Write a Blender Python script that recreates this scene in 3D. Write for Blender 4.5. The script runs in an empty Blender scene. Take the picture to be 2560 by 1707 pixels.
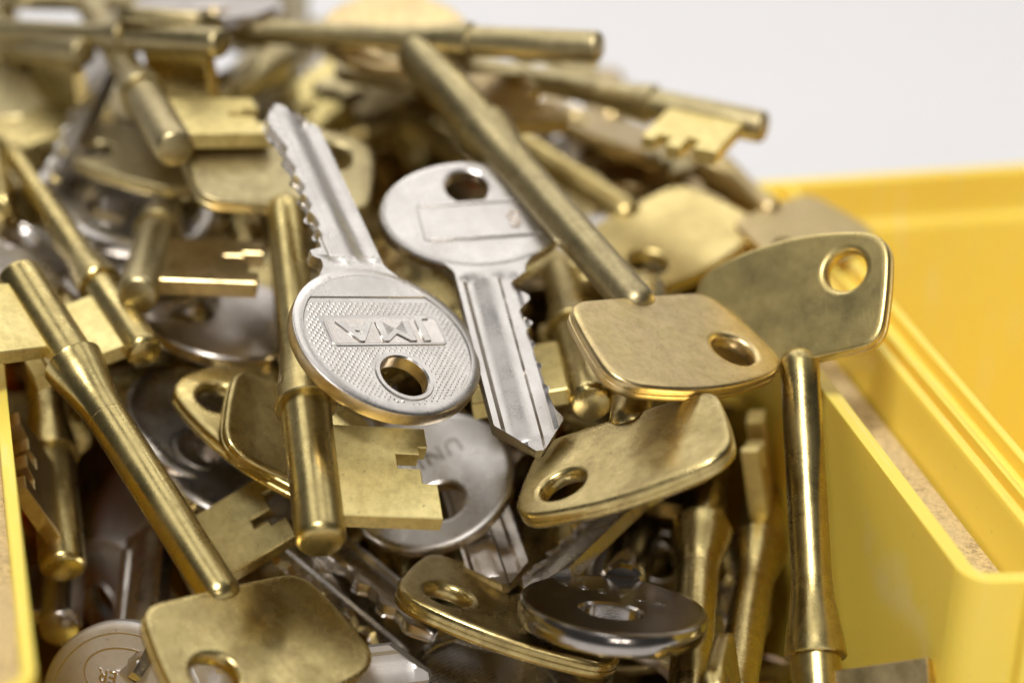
import bpy, math, random
from mathutils import Matrix, Vector, Quaternion
MM = 0.001
sc = bpy.context.scene
COL = sc.collection

# ------------------------------------------------------------------ camera
cd = bpy.data.cameras.new('camera'); cam = bpy.data.objects.new('camera', cd); COL.objects.link(cam)
cd.sensor_fit = 'HORIZONTAL'; cd.sensor_width = 22.3; cd.lens = 50.0
cd.clip_start = 0.01; cd.clip_end = 60.0
cr = Vector((0.9706622687838808, -0.23804042932666017, 0.03393396477437671))
cu = Vector((0.0799584585968093, 0.452651093125256, 0.8880955088228594))
cf = Vector((0.2267628824524677, 0.8593274939733339, -0.45840468283314717))
cpos = Vector((-3.3817528, -198.1572512, 217.3604653)) * MM
cam.matrix_world = Matrix(((cr.x, cu.x, -cf.x, cpos.x), (cr.y, cu.y, -cf.y, cpos.y), (cr.z, cu.z, -cf.z, cpos.z), (0, 0, 0, 1)))
cd.dof.use_dof = True; cd.dof.focus_distance = 0.285; cd.dof.aperture_fstop = 5.2; cd.dof.aperture_blades = 0
sc.camera = cam

# ------------------------------------------------------------------ world and lamps (indoor shop lighting, plus an added wall fill)
w = bpy.data.worlds.new('World'); sc.world = w; w.use_nodes = True
w.node_tree.nodes['Background'].inputs[0].default_value = (1.0, 0.96, 0.92, 1)
w.node_tree.nodes['Background'].inputs[1].default_value = 0.055
def area(name, loc, target, sx, sy, power, col=(1, 0.96, 0.9)):
    ld = bpy.data.lights.new(name, 'AREA'); ld.shape = 'RECTANGLE'; ld.size = sx; ld.size_y = sy; ld.energy = power; ld.color = col
    o = bpy.data.objects.new(name, ld); COL.objects.link(o); o.location = loc
    o.rotation_euler = (Vector(target) - Vector(loc)).to_track_quat('-Z', 'Y').to_euler()
    return o
# ceiling panels above and behind the bins, and two small spots behind the photographer
for px_ in (-0.55, 0.5, 1.55):
    area('ceiling_panel_lamp', (px_, 0.9, 1.75), (px_, 0.8, 0), 0.72, 1.8, 5.9, (1, .985, .97))
area('added_wall_fill', (0.2, 1.7, 2.0), (0.2, 2.3, 1.15), 2.6, 0.2, 26, (1, .985, .97))  # added fill, no known fixture: brightens the unseen back wall for key reflections
area('ceiling_lamp_front', (-0.30, -0.65, 1.5), (0.05, 0.05, 0.07), 0.32, 0.28, 24, (1, .975, .95))
area('shop_spot_lamp', (-0.25, -1.6, 0.75), (0.05, 0.05, 0.07), 0.10, 0.10, 1.8, (1, .93, .85))
area('shop_spot_lamp', (0.12, -1.6, 0.72), (0.05, 0.05, 0.07), 0.10, 0.10, 1.8, (1, .93, .85))
vs = sc.view_settings; vs.view_transform = 'Standard'; vs.look = 'None'; vs.gamma = 1; vs.exposure = 0.0; vs.use_curve_mapping = False
try:
    sc.cycles.max_bounces = 10; sc.cycles.glossy_bounces = 7; sc.cycles.sample_clamp_indirect = 6
    sc.cycles.use_denoising = True
except Exception: pass

# ------------------------------------------------------------------ materials
def nt(name):
    m = bpy.data.materials.new(name); m.use_nodes = True
    t = m.node_tree; return m, t, t.nodes['Principled BSDF']
def node(t, ty, **kw):
    n = t.nodes.new(ty)
    for k, v in kw.items():
        if hasattr(n, k): setattr(n, k, v)
        else: n.inputs[k].default_value = v
    return n
def ramp(t, src, stops):
    r = t.nodes.new('ShaderNodeValToRGB'); t.links.new(src, r.inputs[0])
    el = r.color_ramp.elements
    while len(el) < len(stops): el.new(0.5)
    for e, (p, c) in zip(el, stops):
        e.position = p; e.color = (c, c, c, 1) if isinstance(c, (int, float)) else (*c, 1)
    return r.outputs[0]
def metal(name, c1, c2, r0, r1, stain=None, wavy=0.25, grain=0.2, aniso=0.0, sc1=160, scratch=0.6, mot=0.75):
    """worn plated metal: colour and gloss drift over centimetres, fine pitting and scratches"""
    m, t, b = nt(name); L = t.links
    tc = node(t, 'ShaderNodeTexCoord'); oi = node(t, 'ShaderNodeObjectInfo')
    off = node(t, 'ShaderNodeVectorMath', operation='ADD')
    mul = node(t, 'ShaderNodeMath', operation='MULTIPLY'); mul.inputs[1].default_value = 3.7
    L.new(oi.outputs['Random'], mul.inputs[0]); L.new(tc.outputs['Object'], off.inputs[0]); L.new(mul.outputs[0], off.inputs[1])
    v = off.outputs[0]
    n1 = node(t, 'ShaderNodeTexNoise', Scale=sc1, Detail=5.0, Roughness=0.6); L.new(v, n1.inputs['Vector'])
    n2 = node(t, 'ShaderNodeTexNoise', Scale=2600.0, Detail=3.0, Roughness=0.7); L.new(v, n2.inputs['Vector'])
    n3 = node(t, 'ShaderNodeTexNoise', Scale=70.0, Detail=2.0); L.new(v, n3.inputs['Vector'])
    mx = node(t, 'ShaderNodeMix', data_type='RGBA'); mx.inputs[6].default_value = (*c1, 1); mx.inputs[7].default_value = (*c2, 1)
    L.new(ramp(t, n1.outputs[0], [(0.35, 0.0), (0.68, 1.0)]), mx.inputs[0]); colour = mx.outputs[2]
    if stain:
        n4 = node(t, 'ShaderNodeTexNoise', Scale=230.0, Detail=7.0, Roughness=0.72); L.new(v, n4.inputs['Vector'])
        m2 = node(t, 'ShaderNodeMix', data_type='RGBA'); L.new(colour, m2.inputs[6]); m2.inputs[7].default_value = (*stain[0], 1)
        L.new(ramp(t, n4.outputs[0], [(stain[1], 0.0), (stain[1] + 0.12, stain[2])]), m2.inputs[0]); colour = m2.outputs[2]
    n6 = node(t, 'ShaderNodeTexNoise', Scale=620.0, Detail=6.0, Roughness=0.75); L.new(v, n6.inputs['Vector'])
    m4 = node(t, 'ShaderNodeMix', data_type='RGBA', blend_type='MULTIPLY'); L.new(colour, m4.inputs[6]); m4.inputs[7].default_value = (0.72, 0.68, 0.62, 1)
    L.new(ramp(t, n6.outputs[0], [(0.42, 0.0), (0.66, mot)]), m4.inputs[0]); colour = m4.outputs[2]
    # fine dark specks
    n5 = node(t, 'ShaderNodeTexNoise', Scale=1500.0, Detail=2.0); L.new(v, n5.inputs['Vector'])
    m3 = node(t, 'ShaderNodeMix', data_type='RGBA'); L.new(colour, m3.inputs[6]); m3.inputs[7].default_value = (c2[0] * .35, c2[1] * .33, c2[2] * .33, 1)
    L.new(ramp(t, n5.outputs[0], [(0.69, 0.0), (0.76, 0.55)]), m3.inputs[0]); colour = m3.outputs[2]
    L.new(colour, b.inputs['Base Color']); b.inputs['Metallic'].default_value = 1.0
    mr = node(t, 'ShaderNodeMapRange'); mr.inputs[3].default_value = r0; mr.inputs[4].default_value = r1
    L.new(ramp(t, n1.outputs[0], [(0.3, 0.0), (0.7, 1.0)]), mr.inputs[0])
    ad = node(t, 'ShaderNodeMath', operation='MULTIPLY_ADD'); L.new(n2.outputs[0], ad.inputs[0]); ad.inputs[1].default_value = 0.055
    L.new(mr.outputs[0], ad.inputs[2]); L.new(ad.outputs[0], b.inputs['Roughness'])
    # scratches: stretched noise in two directions
    mp = node(t, 'ShaderNodeMapping'); mp.inputs['Scale'].default_value = (180, 3500, 800); mp.inputs['Rotation'].default_value = (0, 0, 0.5); L.new(v, mp.inputs[0])
    ns = node(t, 'ShaderNodeTexNoise', Scale=1.0, Detail=2.0); L.new(mp.outputs[0], ns.inputs['Vector'])
    bsum = node(t, 'ShaderNodeMath', operation='MULTIPLY_ADD'); L.new(ns.outputs[0], bsum.inputs[0]); bsum.inputs[1].default_value = scratch
    L.new(n2.outputs[0], bsum.inputs[2])
    b1 = node(t, 'ShaderNodeBump'); b1.inputs['Strength'].default_value = grain; b1.inputs['Distance'].default_value = 0.00006; L.new(bsum.outputs[0], b1.inputs['Height'])
    b2 = node(t, 'ShaderNodeBump'); b2.inputs['Strength'].default_value = wavy; b2.inputs['Distance'].default_value = 0.0012; L.new(n3.outputs[0], b2.inputs['Height'])
    L.new(b1.outputs[0], b2.inputs['Normal']); L.new(b2.outputs[0], b.inputs['Normal'])
    b.inputs['Anisotropic'].default_value = aniso
    return m
M = {}
M['brass'] = metal('brass_polished', (0.63, 0.51, 0.22), (0.48, 0.385, 0.165), 0.16, 0.36, stain=((0.34, 0.24, 0.10), 0.60, 0.4), wavy=0.16)
M['brassstain'] = metal('brass_stained', (0.63, 0.51, 0.23), (0.48, 0.385, 0.165), 0.15, 0.36, stain=((0.26, 0.18, 0.08), 0.50, 0.45), wavy=0.25)
M['brassdull'] = metal('brass_dull', (0.54, 0.455, 0.24), (0.44, 0.365, 0.20), 0.30, 0.46, stain=((0.30, 0.24, 0.14), 0.54, 0.6), wavy=0.14)
M['brassmid'] = metal('brass_satin', (0.72, 0.58, 0.25), (0.62, 0.49, 0.20), 0.28, 0.42, stain=((0.42, 0.33, 0.16), 0.60, 0.5), wavy=0.12, mot=0.5)
M['brasstan'] = metal('brass_tan', (0.72, 0.56, 0.27), (0.62, 0.48, 0.26), 0.26, 0.40, stain=((0.62, 0.50, 0.22), 0.5, 0.6), wavy=0.15)
M['brasscut'] = metal('brass_cut_edge', (0.80, 0.66, 0.36), (0.72, 0.56, 0.30), 0.30, 0.42, wavy=0.1, scratch=0.8)
M['brasspale'] = metal('brass_pale', (0.92, 0.78, 0.36), (0.84, 0.70, 0.30), 0.42, 0.56, stain=((0.50, 0.34, 0.14), 0.63, 0.5), wavy=0.1)
M['nickel'] = metal('nickel_satin', (0.68, 0.645, 0.60), (0.60, 0.565, 0.53), 0.20, 0.32, wavy=0.10, grain=0.12, mot=0.25)
M['nickelpol'] = metal('nickel_polished', (0.70, 0.65, 0.60), (0.60, 0.54, 0.48), 0.14, 0.24, wavy=0.12, mot=0.35)
M['nickeldark'] = metal('nickel_dark_polished', (0.46, 0.43, 0.40), (0.36, 0.33, 0.30), 0.10, 0.2, wavy=0.1, mot=0.4)
M['nickelrough'] = metal('nickel_matt', (0.70, 0.67, 0.64), (0.62, 0.59, 0.56), 0.42, 0.52, wavy=0.06, mot=0.25)
M['nickelwarm'] = metal('nickel_tarnished', (0.62, 0.54, 0.46), (0.50, 0.42, 0.34), 0.18, 0.32, stain=((0.46, 0.34, 0.18), 0.55, 0.7), wavy=0.2)
M['nickeledge'] = metal('nickel_worn_to_brass', (0.70, 0.62, 0.50), (0.66, 0.48, 0.20), 0.22, 0.36, wavy=0.2, sc1=120)

def plastic(name, c, c2):
    m, t, b = nt(name); L = t.links
    tc = node(t, 'ShaderNodeTexCoord')
    n1 = node(t, 'ShaderNodeTexNoise', Scale=45.0, Detail=4.0); L.new(tc.outputs['Object'], n1.inputs['Vector'])
    n2 = node(t, 'ShaderNodeTexNoise', Scale=1400.0, Detail=3.0); L.new(tc.outputs['Object'], n2.inputs['Vector'])
    mx = node(t, 'ShaderNodeMix', data_type='RGBA'); mx.inputs[6].default_value = (*c, 1); mx.inputs[7].default_value = (*c2, 1)
    L.new(ramp(t, n1.outputs[0], [(0.35, 0.0), (0.75, 1.0)]), mx.inputs[0])
    # pale scuffs
    mp = node(t, 'ShaderNodeMapping'); mp.inputs['Scale'].default_value = (900, 60, 60); mp.inputs['Rotation'].default_value = (0.3, 0.2, 0.3); L.new(tc.outputs['Object'], mp.inputs[0])
    n3 = node(t, 'ShaderNodeTexNoise', Scale=1.0, Detail=3.0); L.new(mp.outputs[0], n3.inputs['Vector'])
    m2 = node(t, 'ShaderNodeMix', data_type='RGBA'); L.new(mx.outputs[2], m2.inputs[6]); m2.inputs[7].default_value = (0.88, 0.72, 0.30, 1)
    L.new(ramp(t, n3.outputs[0], [(0.60, 0.0), (0.72, 0.6)]), m2.inputs[0])
    n4 = node(t, 'ShaderNodeTexNoise', Scale=700.0, Detail=4.0, Roughness=0.7); L.new(tc.outputs['Object'], n4.inputs['Vector'])
    m5 = node(t, 'ShaderNodeMix', data_type='RGBA'); L.new(m2.outputs[2], m5.inputs[6]); m5.inputs[7].default_value = (0.42, 0.28, 0.08, 1)
    L.new(ramp(t, n4.outputs[0], [(0.66, 0.0), (0.74, 0.5)]), m5.inputs[0])
    L.new(m5.outputs[2], b.inputs['Base Color']); b.inputs['Roughness'].default_value = 0.5
    b.inputs['Subsurface Weight'].default_value = 0.35; b.inputs['Subsurface Radius'].default_value = (1.0, 0.5, 0.08); b.inputs['Subsurface Scale'].default_value = 0.002
    bp = node(t, 'ShaderNodeBump'); bp.inputs['Strength'].default_value = 0.12; bp.inputs['Distance'].default_value = 0.0001; L.new(n2.outputs[0], bp.inputs['Height']); L.new(bp.outputs[0], b.inputs['Normal'])
    return m
M['yellow'] = plastic('yellow_plastic', (0.90, 0.685, 0.10), (0.87, 0.645, 0.09))
def dust():
    m, t, b = nt('dusty_yellow_plastic'); L = t.links
    tc = node(t, 'ShaderNodeTexCoord')
    n1 = node(t, 'ShaderNodeTexNoise', Scale=1500.0, Detail=6.0, Roughness=0.8); L.new(tc.outputs['Object'], n1.inputs['Vector'])
    n2 = node(t, 'ShaderNodeTexNoise', Scale=120.0, Detail=4.0); L.new(tc.outputs['Object'], n2.inputs['Vector'])
    mx = node(t, 'ShaderNodeMix', data_type='RGBA'); mx.inputs[6].default_value = (0.22, 0.15, 0.08, 1); mx.inputs[7].default_value = (0.68, 0.52, 0.25, 1)
    L.new(ramp(t, n1.outputs[0], [(0.34, 0.0), (0.55, 1.0)]), mx.inputs[0])
    m2 = node(t, 'ShaderNodeMix', data_type='RGBA'); L.new(mx.outputs[2], m2.inputs[6]); m2.inputs[7].default_value = (0.58, 0.45, 0.24, 1)
    L.new(ramp(t, n2.outputs[0], [(0.4, 0.0), (0.65, 0.7)]), m2.inputs[0]); L.new(m2.outputs[2], b.inputs['Base Color'])
    b.inputs['Roughness'].default_value = 0.95
    bp = node(t, 'ShaderNodeBump'); bp.inputs['Strength'].default_value = 0.5; bp.inputs['Distance'].default_value = 0.0002; L.new(n1.outputs[0], bp.inputs['Height']); L.new(bp.outputs[0], b.inputs['Normal'])
    return m
M['dust'] = dust()
def white(name, c, r):
    m, t, b = nt(name); L = t.links
    tc = node(t, 'ShaderNodeTexCoord'); n1 = node(t, 'ShaderNodeTexNoise', Scale=6.0, Detail=4.0); L.new(tc.outputs['Object'], n1.inputs['Vector'])
    mx = node(t, 'ShaderNodeMix', data_type='RGBA'); mx.inputs[6].default_value = (*c, 1); mx.inputs[7].default_value = (c[0] * .97, c[1] * .96, c[2] * .96, 1)
    L.new(n1.outputs[0], mx.inputs[0]); L.new(mx.outputs[2], b.inputs['Base Color']); b.inputs['Roughness'].default_value = r
    return m
M['table'] = white('white_laminate', (0.74, 0.73, 0.73), 0.5)
M['wall'] = white('white_wall_paint', (0.88, 0.87, 0.87), 0.8)

# ------------------------------------------------------------------ mesh helpers (all in millimetres, converted once)
def mesh(name, V, F, mat, angle=32):
    me = bpy.data.meshes.new(name); me.from_pydata([(x * MM, y * MM, z * MM) for x, y, z in V], [], F)
    me.polygons.foreach_set('use_smooth', [True] * len(me.polygons)); me.update()
    me.set_sharp_from_angle(angle=math.radians(angle)); me.materials.append(mat); return me
def link(name, me, parent=None):
    o = bpy.data.objects.new(name, me); COL.objects.link(o)
    if parent: o.parent = parent
    return o
def tag(o, label, cat, group=None):
    o['label'] = label; o['category'] = cat
    if group: o['group'] = group
    return o
def empty(name, matrix=None):
    e = bpy.data.objects.new(name, None); COL.objects.link(e); e.empty_display_size = 0.01
    if matrix: e.matrix_world = matrix
    return e
def ring_faces(a, b, n): return [(a + i, a + (i + 1) % n, b + (i + 1) % n, b + i) for i in range(n)]
def lathe(prof, seg=28):
    """prof: (x, r) list; axis x"""
    V = []; F = []; rings = []
    for x, r in prof:
        if r < 1e-6: rings.append((len(V), 1)); V.append((x, 0, 0))
        else:
            rings.append((len(V), seg)); V += [(x, r * math.cos(2 * math.pi * k / seg), r * math.sin(2 * math.pi * k / seg)) for k in range(seg)]
    for (a, na), (b, nb) in zip(rings, rings[1:]):
        for k in range(seg):
            k2 = (k + 1) % seg
            if na == 1 and nb == 1: continue
            if na == 1: F.append((a, b + k2, b + k))
            elif nb == 1: F.append((a + k, a + k2, b))
            else: F.append((a + k, a + k2, b + k2, b + k))
    return V, F
def normals2(pts):
    n = len(pts); out = []
    for i in range(n):
        (x0, y0), (x1, y1) = pts[i - 1], pts[(i + 1) % n]
        dx, dy = x1 - x0, y1 - y0; l = math.hypot(dx, dy) or 1
        out.append((dy / l, -dx / l))       # outward for counter-clockwise loops
    return out
def inset(pts, d):
    return [(x - nx * d, y - ny * d) for (x, y), (nx, ny) in zip(pts, normals2(pts))]
def plate_with_hole(outer, hc, hr, prof_out, prof_in, hole_ellipse=(1, 1)):
    """closed plate: outer loop (counter-clockwise list of (x,y)), hole centre/radius.
    prof_*: list of (inset, z) from the back support loop over the edge to the front support loop"""
    n = len(outer); V = []; F = []
    ang = [math.atan2(y - hc[1], x - hc[0]) for x, y in outer]
    starts = []
    for d, z in prof_out:
        starts.append(len(V)); V += [(x, y, z) for x, y in inset(outer, d)]
    for a, b in zip(starts, starts[1:]): F += ring_faces(a, b, n)
    hs = []
    for d, z in prof_in:
        hs.append(len(V)); V += [(hc[0] + (hr * hole_ellipse[0] + d) * math.cos(t), hc[1] + (hr * hole_ellipse[1] + d) * math.sin(t), z) for t in ang]
    for a, b in zip(hs, hs[1:]): F += ring_faces(b, a, n)
    F += [tuple(reversed(f)) for f in ring_faces(hs[-1], starts[-1], n)] if False else ring_faces(starts[-1], hs[-1], n)
    F += ring_faces(hs[0], starts[0], n)
    return V, F
def rounded(corners, bulges, radii, per=14, arc=7):
    """corners counter-clockwise; edges bulge outwards"""
    n = len(corners); P = []
    def edge(i, t):
        (x0, y0), (x1, y1) = corners[i], corners[(i + 1) % n]
        dx, dy = x1 - x0, y1 - y0; l = math.hypot(dx, dy); b = 4 * bulges[i] * t * (1 - t)
        return (x0 + dx * t + dy / l * b, y0 + dy * t - dx / l * b)
    for i in range(n):
        (x0, y0), (x1, y1) = corners[i], corners[(i + 1) % n]; l = math.hypot(x1 - x0, y1 - y0)
        t0, t1 = radii[i] / l, 1 - radii[(i + 1) % n] / l
        for k in range(per): P.append(edge(i, t0 + (t1 - t0) * k / (per - 1)))
        a = edge(i, t1); j = (i + 1) % n; l2 = math.hypot(corners[(j + 1) % n][0] - corners[j][0], corners[(j + 1) % n][1] - corners[j][1])
        c = edge(j, radii[j] / l2); q = corners[j]
        for k in range(1, arc):
            t = k / arc; P.append(((1 - t) ** 2 * a[0] + 2 * t * (1 - t) * q[0] + t * t * c[0], (1 - t) ** 2 * a[1] + 2 * t * (1 - t) * q[1] + t * t * c[1]))
    return P
def prism(poly, z0, z1, ch=0.12):
    """extruded polygon (counter-clockwise, may be concave) with chamfered rims"""
    n = len(poly)
    # mitred inset for chamfer
    ins = []
    for i in range(n):
        (xa, ya), (xb, yb), (xc, yc) = poly[i - 1], poly[i], poly[(i + 1) % n]
        l1 = math.hypot(xb - xa, yb - ya) or 1; l2 = math.hypot(xc - xb, yc - yb) or 1
        n1 = ((yb - ya) / l1, -(xb - xa) / l1); n2 = ((yc - yb) / l2, -(xc - xb) / l2)
        k = 1 + n1[0] * n2[0] + n1[1] * n2[1]; k = max(k, 0.4)
        ins.append((xb - (n1[0] + n2[0]) / k * ch, yb - (n1[1] + n2[1]) / k * ch))
    V = [(x, y, z0) for x, y in ins] + [(x, y, z0 + ch) for x, y in poly] + [(x, y, z1 - ch) for x, y in poly] + [(x, y, z1) for x, y in ins]
    F = ring_faces(0, n, n) + ring_faces(n, 2 * n, n) + ring_faces(2 * n, 3 * n, n)
    F.append(tuple(range(3 * n, 4 * n))); F.append(tuple(reversed(range(n))))
    return V, F
def merge(*parts):
    V = []; F = []
    for v, f in parts:
        o = len(V); V += v; F += [tuple(i + o for i in q) for q in f]
    return V, F
def rpoly(cx, cy, hx, hy, r, k=5):
    P = []
    for sx, sy, a0 in ((1, -1, -90), (1, 1, 0), (-1, 1, 90), (-1, -1, 180)):
        for j in range(k + 1):
            a = math.radians(a0 + 90 * j / k); P.append((cx + sx * (hx - r) + r * math.cos(a), cy + sy * (hy - r) + r * math.sin(a)))
    return P
cache = {}
def cached(key, fn):
    if key not in cache: cache[key] = fn()
    return cache[key]

# ------------------------------------------------------------------ setting
def box(x0, x1, y0, y1, z0, z1):
    V = [(x0, y0, z0), (x1, y0, z0), (x1, y1, z0), (x0, y1, z0), (x0, y0, z1), (x1, y0, z1), (x1, y1, z1), (x0, y1, z1)]
    return V, [(0, 3, 2, 1), (4, 5, 6, 7), (0, 1, 5, 4), (1, 2, 6, 5), (2, 3, 7, 6), (3, 0, 4, 7)]
def struct(name, vf, mat):
    o = link(name, mesh(name, *vf, mat)); o['kind'] = 'structure'; return o
struct('tabletop', box(-2200, 2200, -700, 2300, -30, 0), M['table'])
struct('wall', box(-3000, 3000, 2303, 2330, -800, 2600), M['wall'])

# ------------------------------------------------------------------ storage bins
def strip(profile, y0, y1, ny=1):
    """closed profile in (x,z) (counter-clockwise seen from -y) swept along y"""
    n = len(profile); V = []; F = []
    ys = [y0 + (y1 - y0) * k / ny for k in range(ny + 1)]
    for y in ys: V += [(x, y, z) for x, z in profile]
    for k in range(ny):
        for i in range(n): F.append((k * n + i, k * n + (i + 1) % n, (k + 1) * n + (i + 1) % n, (k + 1) * n + i))
    F.append(tuple(reversed(range(n)))); F.append(tuple(range(ny * n, ny * n + n)))
    return V, F
def bevel(o, wdt, seg=3):
    md = o.modifiers.new('soft edges', 'BEVEL'); md.width = wdt * MM; md.segments = seg; md.limit_method = 'ANGLE'; md.angle_limit = math.radians(40); md.harden_normals = False
    return o
def xrev(p): return [(-x, z) for x, z in reversed(p)]
B1 = tag(empty('storage_bin'), 'yellow plastic storage bin filled to overflowing with keys', 'storage bin', 'yellow storage bins side by side')
def part(name, vf, mat, parent, bw=0.5, seg=3, ang=32):
    o = link(name, mesh(name, *vf, mat, ang), parent)
    if bw: bevel(o, bw, seg)
    return o
# inner side panel of the right wall: runs forward and turns outwards into the front flange
def wall_path(pts, th, z0, z1, side):
    n = len(pts); nr = []
    for i in range(n):
        a = pts[max(i - 1, 0)]; b = pts[min(i + 1, n - 1)]; dx, dy = b[0] - a[0], b[1] - a[1]; l = math.hypot(dx, dy); nr.append((dy / l * side, -dx / l * side))
    outl = [(x, y) for x, y in pts] + [(x + nx * th, y + ny * th) for (x, y), (nx, ny) in reversed(list(zip(pts, nr)))]
    m = len(outl); V = [(x, y, z0) for x, y in outl] + [(x, y, z1) for x, y in outl]
    F = [(i, (i + 1) % m, m + (i + 1) % m, m + i) for i in range(m)]
    for i in range(n - 1):
        j = m - 1 - i
        F.append((i, j, j - 1, i + 1)); F.append((m + i, m + i + 1, m + j - 1, m + j))
    return V, F
def arc(cx, cy, r, a0, a1, k=6): return [(cx + r * math.cos(math.radians(a0 + (a1 - a0) * j / k)), cy + r * math.sin(math.radians(a0 + (a1 - a0) * j / k))) for j in range(k + 1)]
pathR = [(104, 151), (104, 80), (104, 5)] + arc(108, 5, 4, 180, 250, 6) + [(110.5, 0.6), (114.6, 0.3)]
part('side_wall', wall_path(pathR, -2.0, 1.0, 75, 1), M['yellow'], B1, 0.7, 4)
part('side_wall', wall_path([(-x + 0.0, y) for x, y in [(0, 151), (0, 80), (0, 5)] + arc(4, 5, 4, 180, 250, 6) + [(6.5, 0.6), (10.6, 0.3)]], 1.5, 1.0, 75, 1), M['yellow'], B1, 0.55)
part('stacking_ledge', box(105.9, 115.0, 2.6, 151, 64.8, 67.0), M['dust'], B1, 0.3)
part('stacking_ledge', box(-11.0, -1.5, 2.2, 151, 64.8, 67.0), M['dust'], B1, 0.3)
part('front_flange', box(110.8, 115.0, -1.6, 0.9, 4, 74.6), M['yellow'], B1, 0.5)
part('back_wall', box(-1.5, 105.5, 151.2, 153.0, 1.0, 75), M['yellow'], B1, 0.5)
part('front_lip', box(-1.5, 105.5, -18, -16.4, 0.5, 22), M['yellow'], B1, 0.5)
part('side_wall', strip([(104, 1), (105.5, 1), (105.5, 30), (104, 30)], -16.3, 1.0), M['yellow'], B1, 0.4)
part('side_wall', strip([(-1.5, 1), (0, 1), (0, 30), (-1.5, 30)], -16.3, 1.0), M['yellow'], B1, 0.4)
part('bin_floor', box(-1.5, 105.5, -16.3, 151, 0.3, 1.6), M['yellow'], B1, 0)
B2 = tag(empty('storage_bin'), 'empty yellow plastic storage bin on the right beside the key bin', 'storage bin', 'yellow storage bins side by side')
prof = [(115.35, 1), (123.0, 1), (123.2, 60), (123.7, 74.4), (123.2, 75.2), (122.2, 75.0), (121.9, 73.0), (119.4, 72.6), (119.2, 75.2), (118.3, 75.4), (118.0, 73.2), (117.6, 73.2), (117.3, 74.9), (116.0, 75.0), (115.6, 74.2)]
part('side_wall', strip(prof, -6, 113, 1), M['yellow'], B2, 0.25, 2)
part('side_wall', strip([(223 + 115 - x + 8, z) for x, z in reversed(prof)], -6, 113, 1), M['yellow'], B2, 0.25, 2)
pb = [(113.2, 1), (115.6, 1), (115.6, 74.2), (115.0, 75.2), (113.4, 75.2), (113.0, 74.6), (113.0, 68.0), (111.6, 67.2), (111.3, 66.2), (111.3, 1)]
V, F = strip([(y, z) for y, z in pb], 116.2, 229.5); V = [(y, x, z) for x, y, z in V]
part('back_wall', (V, [tuple(reversed(f)) for f in F]), M['yellow'], B2, 0.3, 2)
part('bin_floor', box(115.4, 230, -20, 113, 0.3, 1.6), M['yellow'], B2, 0)
part('front_lip', box(115.4, 230, -22, -20.2, 0.5, 22), M['yellow'], B2, 0.5)

# ------------------------------------------------------------------ lever (mortice) keys
BOW = rounded([(0, 11.2), (-14.7, 13.4), (-14.7, -14.0), (0, -11.2)], [0.5, 2.6, 0.5, 0.15], [2.7, 3.4, 3.4, 2.7])
def bow_mesh(mat):
    po = [(1.0, -1.15), (0.50, -1.15), (0.20, -1.07), (0.05, -0.86), (0.0, -0.5), (0.02, -0.16), (0.16, -0.07), (0.16, 0.07), (0.02, 0.16), (0.0, 0.5), (0.05, 0.86), (0.20, 1.07), (0.50, 1.15), (1.0, 1.15)]
    pi = [(0.95, -1.15), (0.6, -1.15), (0.25, -1.0), (0.0, -0.6), (0.0, 0.6), (0.25, 1.0), (0.6, 1.15), (0.95, 1.15)]
    V, F = plate_with_hole(BOW, (-11.0, 7.3), 2.75, po, pi)
    return mesh('bow', V, F, mat, 40)
BITS = {
 'a': [(0.0, 0.95), (.22, .95), (.22, .86), (.30, .86), (.30, .62), (.46, .62), (.46, .85), (.62, .85), (.62, 1.0), (1, 1.0)],
 'b': [(0, 1), (.30, 1), (.30, .80), (.38, .80), (.38, .60), (.52, .60), (.52, .88), (.75, .88), (.75, 1), (1, 1)],
 'c': [(0, .9), (.18, .9), (.18, .74), (.36, .74), (.36, 1), (.55, 1), (.55, .66), (.70, .66), (.70, .92), (1, .92)],
 'd': [(0, 1), (.16, 1), (.22, .8), (.36, .8), (.36, .62), (.50, .62), (.50, .9), (.66, .9), (.72, .74), (.84, .74), (.84, 1), (1, 1)],
 'f': [(0, .98), (.12, .98), (.12, .70), (.28, .55), (.40, .55), (.40, .80), (.58, .80), (.62, .62), (.70, .62), (.70, .98), (1, .98)],
 'e': [(0, .96), (.40, .96), (.40, .70), (.64, .70), (.64, .96), (1, .96)],
}
def bit_mesh(b0, b1, bo, style, mat, bt=1.15):
    root = 1.4
    pr = [(b0 + (b1 - b0) * t, 2.6 + (bo - 2.6) * h) for t, h in BITS[style]]
    poly = [(b0, root), (b1, root)] + list(reversed(pr))
    return mesh('bit', *prism(poly, -bt, bt, 0.14), mat, 30)
def sm(t): t = max(0, min(1, t)); return t * t * (3 - 2 * t)
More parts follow.
